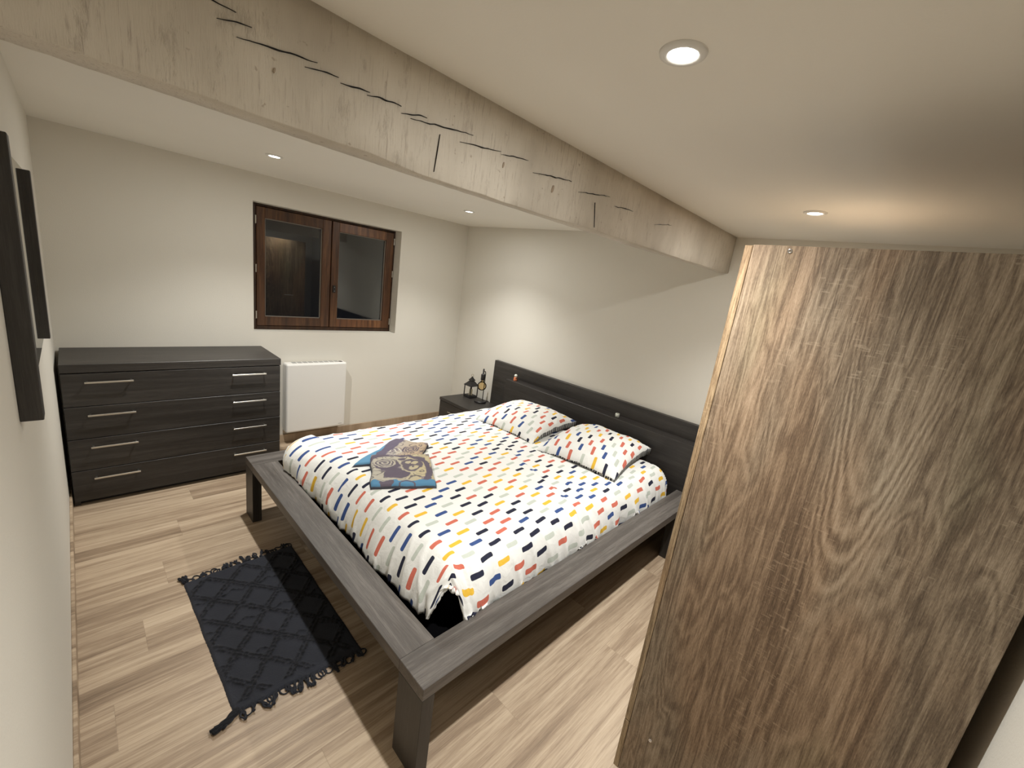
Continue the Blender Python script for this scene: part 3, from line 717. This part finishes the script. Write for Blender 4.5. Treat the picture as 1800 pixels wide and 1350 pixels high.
def lantern():
    x, y, z = 3.285, 3.640, 0.376; h = 0.048
    r = thing('candle_lantern', 'small black metal candle lantern with pagoda roof on the nightstand', 'lantern', (x, y, z))
    bm = NB(); box(bm, x - h - .004, x + h + .004, y - h - .004, y + h + .004, z, z + 0.016, 0.002); box(bm, x - h + .006, x + h - .006, y - h + .006, y + h - .006, z + 0.016, z + 0.024)
    obj('base', bm, M_BLACK, r)
    for sx in (-1, 1):
        for sy in (-1, 1): obj('post', bx(x + sx * h - .004, x + sx * h + .004, y + sy * h - .004, y + sy * h + .004, z + 0.016, z + 0.128), M_BLACK, r)
    def fr(bm, prof):
        rg = [[bm.verts.new((x + sx * a, y + sy * a, z + zz)) for sx, sy in ((-1, -1), (1, -1), (1, 1), (-1, 1))] for a, zz in prof]
        for p, q in zip(rg, rg[1:]):
            for k in range(4): bm.faces.new((p[k], p[(k + 1) % 4], q[(k + 1) % 4], q[k]))
        bm.faces.new(rg[0]); bm.faces.new(rg[-1]); return bm
    obj('roof', fr(NB(), [(0.056, 0.126), (0.057, 0.132), (0.040, 0.150), (0.020, 0.176), (0.018, 0.184)]), M_BLACK, r)
    obj('roof_cap', fr(NB(), [(0.026, 0.182), (0.026, 0.186), (0.012, 0.204), (0.003, 0.222)]), M_BLACK, r)
    obj('hanging_ring', tube(NB(), [(x + 0.006 * math.cos(t), y - 0.010 * math.cos(t), z + 0.234 + 0.013 * math.sin(t)) for t in [2 * PI * i / 16 for i in range(16)]], 0.0018, 6, True), plain('brass_ring', (0.35, 0.28, 0.16), 0.4, 1.0), r)
    c = tag(obj('candle', lathe(NB(), x, y, [(0.018, z + 0.0245), (0.018, z + 0.082), (0.010, z + 0.079), (0, z + 0.079)], 20), M_WAX, origin=(x, y, z + 0.0245)), 'short cream pillar candle inside the black lantern', 'candle')
    obj('wick', lathe(NB(), x, y, [(0.001, z + 0.078), (0.001, z + 0.090)], 6), M_BLACK, c)
lantern()
def lamp():
    x, y, z = 3.262, 3.455, 0.376
    r = thing('table_lamp', 'black table lamp with bare round amber bulb hanging over its base', 'lamp', (x, y, z))
    obj('base', lathe(NB(), x, y, [(0.058, z), (0.062, z + 0.003), (0.062, z + 0.014), (0.058, z + 0.018), (0.0, z + 0.018)], 32), M_BLACK, r)
    dx, dy = 0.040, 0.010
    obj('stem', tube(NB(), [(x + dx, y + dy, z + 0.016), (x + dx, y + dy, z + 0.30), (x + dx * .8, y + dy * .8, z + 0.318), (x + dx * .4, y + dy * .4, z + 0.322), (x, y, z + 0.318)], 0.0045, 10), M_BLACK, r, smooth=True)
    obj('socket', lathe(NB(), x, y, [(0.0, z + 0.233), (0.019, z + 0.233), (0.021, z + 0.240), (0.021, z + 0.290), (0.017, z + 0.296), (0.009, z + 0.300), (0.008, z + 0.345), (0.004, z + 0.352), (0, z + 0.352)], 24), M_BLACK, r, smooth=True)
    R = 0.047; zc = z + 0.172
    prof = [(0.0, zc - R)] + [(R * math.sin(a), zc - R * math.cos(a)) for a in [PI * i / 16 for i in range(1, 14)]] + [(0.016, zc + 0.050), (0.0145, zc + 0.062)]
    b = obj('bulb', lathe(NB(), x, y, prof, 28, caps=False), M_AMBER, r, smooth=True)
    pts = [(x + 0.011 * math.cos(t * 2.2), y + 0.011 * math.sin(t * 2.2), zc + 0.035 - 0.060 * t / 10) for t in range(11)]
    obj('filament', tube(NB(), [(x, y, zc + 0.06), (x, y, zc + 0.035)] + pts, 0.0016, 6), M_FIL, b)
    obj('cord', tube(NB(), [(x + 0.058, y + 0.0, z + 0.006), (x + 0.075, y - 0.008, z + 0.012), (x + 0.090, y - 0.012, z + 0.004), (x + 0.096, y - 0.03, z + 0.003)], 0.0025, 6), M_BLACK, r, smooth=True)
lamp()

# figurine and glass on the headboard ledge
def shelf_things():
    x, y, z = 3.298, 3.045, 0.7095
    r = thing('snow_globe', 'tiny snow globe with an orange red base on the headboard ledge', 'ornament', (x, y, z))
    mo = G('orange_base'); cc = mo.ramp(mo.noise(mo.obj(), 75, 1, 0.5), [(0.42, (0.62, 0.16, 0.06)), (0.50, (0.70, 0.26, 0.12)), (0.56, (0.05, 0.02, 0.02))])
    obj('base', lathe(NB(), x, y, [(0.019, z), (0.020, z + 0.004), (0.018, z + 0.014), (0.016, z + 0.030), (0.013, z + 0.036), (0, z + 0.036)], 24), mo.out(cc, 0.5), r, smooth=True)
    obj('globe', lathe(NB(), x, y, [(0.0155 * math.sin(a) if 0 < i < 14 else 0, z + 0.047 - 0.0155 * math.cos(a)) for i, a in enumerate([PI * k / 14 for k in range(15)])], 24, caps=False), plain('frosted', (0.66, 0.67, 0.60), 0.2), r, smooth=True)
    x, y = 3.292, 1.935
    t = thing('tealight_glass', 'tiny clear glass holder on the headboard ledge behind the nearer pillow', 'glass holder', (x, y, z))
    obj('cup', lathe(NB(), x, y, [(0.0, z), (0.013, z), (0.016, z + 0.006), (0.017, z + 0.030), (0.0150, z + 0.030), (0.014, z + 0.008), (0, z + 0.006)], 22, caps=False), plain('cup_glass', (0.50, 0.52, 0.47), 0.12, 0.35), t, smooth=True)
    obj('wax', lathe(NB(), x, y, [(0.0132, z + 0.0085), (0.0142, z + 0.019), (0, z + 0.019)], 20), M_WAX, t)
shelf_things()

# ------------------------------------------------------------------ wardrobe
def wardrobe():
    x0, x1, y0, y1 = 1.603, 3.060, 0.176, 0.783
    zt = 1.768
    r = thing('wardrobe', 'tall oak-look wardrobe, its plain grained side filling the right foreground', 'wardrobe', (2.3, 0.48, 0))
    obj('side_panel', bx(x0, x0 + 0.018, y0, y1, 0.0, zt, bev=0.0008), M_OAK, r)
    obj('side_panel', bx(x1 - 0.018, x1, y0, y1, 0.0, zt, bev=0.0008), M_OAK, r)
    obj('top_panel', bx(x0 + 0.018, x1 - 0.018, y0 + 0.003, y1, zt - 0.018, zt - 0.0005), M_OAK, r)
    obj('back_panel', bx(x0 + 0.018, x1 - 0.018, y0, y0 + 0.003, 0.05, zt - 0.018), M_EDGE, r)
    obj('bottom_panel', bx(x0 + 0.018, x1 - 0.018, y0 + 0.003, y1, 0.06, 0.078), M_OAK, r)
    obj('plinth', bx(x0 + 0.018, x1 - 0.018, y1 - 0.02, y1 - 0.002, 0.0, 0.06), M_OAK, r)
    n = 3; w = (x1 - x0) / n
    for k in range(n):
        a, b = x0 + k * w + 0.0012, x0 + (k + 1) * w - 0.0012
        d = obj('door', bx(a, b, 0.7845, 0.8020, 0.2715, zt - 0.002, bev=0.0008), M_EDGE, r)
        hx = b - 0.05 if k != 1 else a + 0.04
        bm = NB(); hx0 = (a + b) / 2 - 0.07
        box(bm, hx0, hx0 + 0.14, 0.818, 0.824, 0.93, 0.94, 0.001); box(bm, hx0 + .01, hx0 + .018, 0.8015, 0.819, 0.931, 0.939); box(bm, hx0 + .122, hx0 + .13, 0.8015, 0.819, 0.931, 0.939)
        obj('handle', bm, M_STEEL, d)
        f = obj('drawer', bx(a, b, 0.7845, 0.8020, 0.070, 0.2680, bev=0.0008), M_EDGE, r)
        bm = NB(); box(bm, hx0, hx0 + 0.14, 0.818, 0.824, 0.17, 0.18, 0.001); box(bm, hx0 + .01, hx0 + .018, 0.8015, 0.819, 0.171, 0.179); box(bm, hx0 + .122, hx0 + .13, 0.8015, 0.819, 0.171, 0.179)
        obj('handle', bm, M_STEEL, f)
    for (yy, zz) in ((0.703, 1.7565), (0.711, 0.271)):
        bm = NB(); n_ = 20
        prof = [(0.0, 0.0006), (0.0016, 0.0006), (0.002, -0.0014), (0.0048, -0.0018), (0.0056, -0.0004), (0.0056, 0.001)]
        rg = []
        for rr, xx in prof: rg.append([bm.verts.new((x0 + xx - 0.0002, yy + rr * math.cos(2 * PI * i / n_), zz + rr * math.sin(2 * PI * i / n_))) for i in range(n_)])
        for p, q in zip(rg, rg[1:]):
            for i in range(n_): bm.faces.new((p[i], p[(i + 1) % n_], q[(i + 1) % n_], q[i]))
        bmesh.ops.remove_doubles(bm, verts=bm.verts, dist=1e-6)
        obj('screw', bm, M_CHROME, r, smooth=True)
wardrobe()

# ------------------------------------------------------------------ rug
def rug():
    r = thing('fringed_rug', 'small charcoal tufted rug with tasselled ends beside the foot of the bed', 'rug', (0.96, 2.2, 0))
    c00, c10, c11, c01 = Vector((0.728, 1.800, 0)), Vector((1.190, 1.775, 0)), Vector((1.195, 2.640, 0)), Vector((0.706, 2.618, 0))
    bm = NB(); nu, nv = 150, 260
    def seg(px, py, ax, ay, bx_, by_):
        vx, vy = bx_ - ax, by_ - ay; t = max(0, min(1, ((px - ax) * vx + (py - ay) * vy) / (vx * vx + vy * vy)))
        return math.hypot(px - ax - vx * t, py - ay - vy * t)
    def H(u, v):
        X, Y = u * 0.47, v * 0.84
        h = 0.0
        # lattice of raised zigzag diamonds
        for off in (0.0, 0.018):
            for sg in (1, -1):
                q = (X * sg + Y * 0.85 + off + 0.003 * noise.noise(Vector((X * 30, Y * 30, 1)))) / 0.155
                d = abs(q - round(q)) * 0.155 * 0.76
                h = max(h, math.exp(-(d / 0.0085) ** 2))
        q = (Y / 0.21); d = abs(q - round(q)) * 0.21
        zz = abs(((X / 0.075) % 1.0) - 0.5) * 0.05
        d2 = abs((Y - zz) / 0.21 - round((Y - zz) / 0.21)) * 0.21
        h = max(h, 0.9 * math.exp(-(d2 / 0.0075) ** 2))
        edge = min(u, 1 - u) * 0.47; ev = min(v, 1 - v) * 0.84
        base = 0.007 * min(1, edge / 0.008) * min(1, ev / 0.008)
        if ev < 0.03: h *= 0.2
        return 0.0012 + base + 0.0075 * h * min(1, edge / 0.015) * (0.75 + 0.7 * noise.noise(Vector((X * 75, Y * 75, 3)))) + (0.001 + 0.0022 * h) * noise.noise(Vector((X * 200, Y * 200, 7))) * min(1, edge / 0.01)
    def B(u, v):
        p = (c00 * (1 - u) + c10 * u) * (1 - v) + (c01 * (1 - u) + c11 * u) * v
        return p + Vector((0.006 * noise.noise(Vector((v * 5, 0, 1))), 0.008 * noise.noise(Vector((u * 4, v * 2, 4))), 0))
    g = []
    for i in range(nu + 1):
        row = []
        for j in range(nv + 1):
            u, v = i / nu, j / nv; p = B(u, v)
            if i in (0, nu): p.x += 0.002 * noise.noise(Vector((v * 90, i, 0)))
            row.append(bm.verts.new((p.x, p.y, max(0.0008, H(u, v)))))
        g.append(row)
    for i in range(nu):
        for j in range(nv): bm.faces.new((g[i][j], g[i + 1][j], g[i + 1][j + 1], g[i][j + 1]))
    obj('pile', bm, M_RUG, r, smooth=True)
    rnd = random.Random(5)
    def tassel(p, d, L, w):
        bm = NB(); d = d.normalized(); s = Vector((-d.y, d.x, 0)); ph = rnd.uniform(0, 6)
        for k in range(3):
            pts = []; c = rnd.uniform(-1, 1) * 0.35; o_ = (k - 1) * w * 0.45
            for i in range(9):
                t = i / 8
                b = s * (o_ + L * c * math.sin(t * PI * 0.9 + 0.2) * 0.5 + 0.003 * math.sin(t * 9 + ph + k * 2))
                q = p + d * (L * t) + b; q.z = 0.003 + w * 0.35 + 0.003 * abs(math.sin(t * 6 + k))
                pts.append(q)
            tube(bm, pts, [w * (0.42 - 0.12 * abs(i / 8 - 0.3)) for i in range(9)], 6)
        obj('tassel', bm, M_RUG, r, smooth=True)
    def loop(p, d, L, w):
        bm = NB(); d = d.normalized(); s = Vector((-d.y, d.x, 0)); R = L * 0.5
        pts = [p + d * (R + R * math.sin(t)) + s * (w * 1.6 * math.cos(t)) + Vector((0, 0, 0.004 + 0.002 * math.sin(t * 2))) for t in [2 * PI * i / 14 - PI / 2 + 0.0 for i in range(14)]]
        tube(bm, pts, w * 0.30, 6, True)
        obj('tassel', bm, M_RUG, r, smooth=True)
    n = 26
    for i in range(n):
        u = (i + 0.5) / n
        for v, d in ((0, Vector((0, -1, 0))), (1, Vector((0, 1, 0)))):
            if v == 0 and i == 0: continue
            p = B(u, v); p.z = 0
            dd = d + Vector((rnd.uniform(-0.5, 0.5), 0, 0))
            if rnd.random() < (0.45 if v == 0 else 0.6): loop(p - d * 0.006, dd, rnd.uniform(0.022, 0.038), 0.009)
            else: tassel(p - d * 0.006, dd, rnd.uniform(0.03, 0.06), 0.009)
    tassel(Vector((0.735, 1.808, 0)), Vector((-0.93, -0.45, 0)), 0.088, 0.017)
    tassel(Vector((0.742, 1.806, 0)), Vector((-0.93, -0.42, 0)), 0.080, 0.018)
    tassel(Vector((0.745, 1.803, 0)), Vector((-0.90, -0.5, 0)), 0.070, 0.014)
    tassel(Vector((0.715, 2.612, 0)), Vector((-0.3, 0.9, 0)), 0.05, 0.013)
rug()
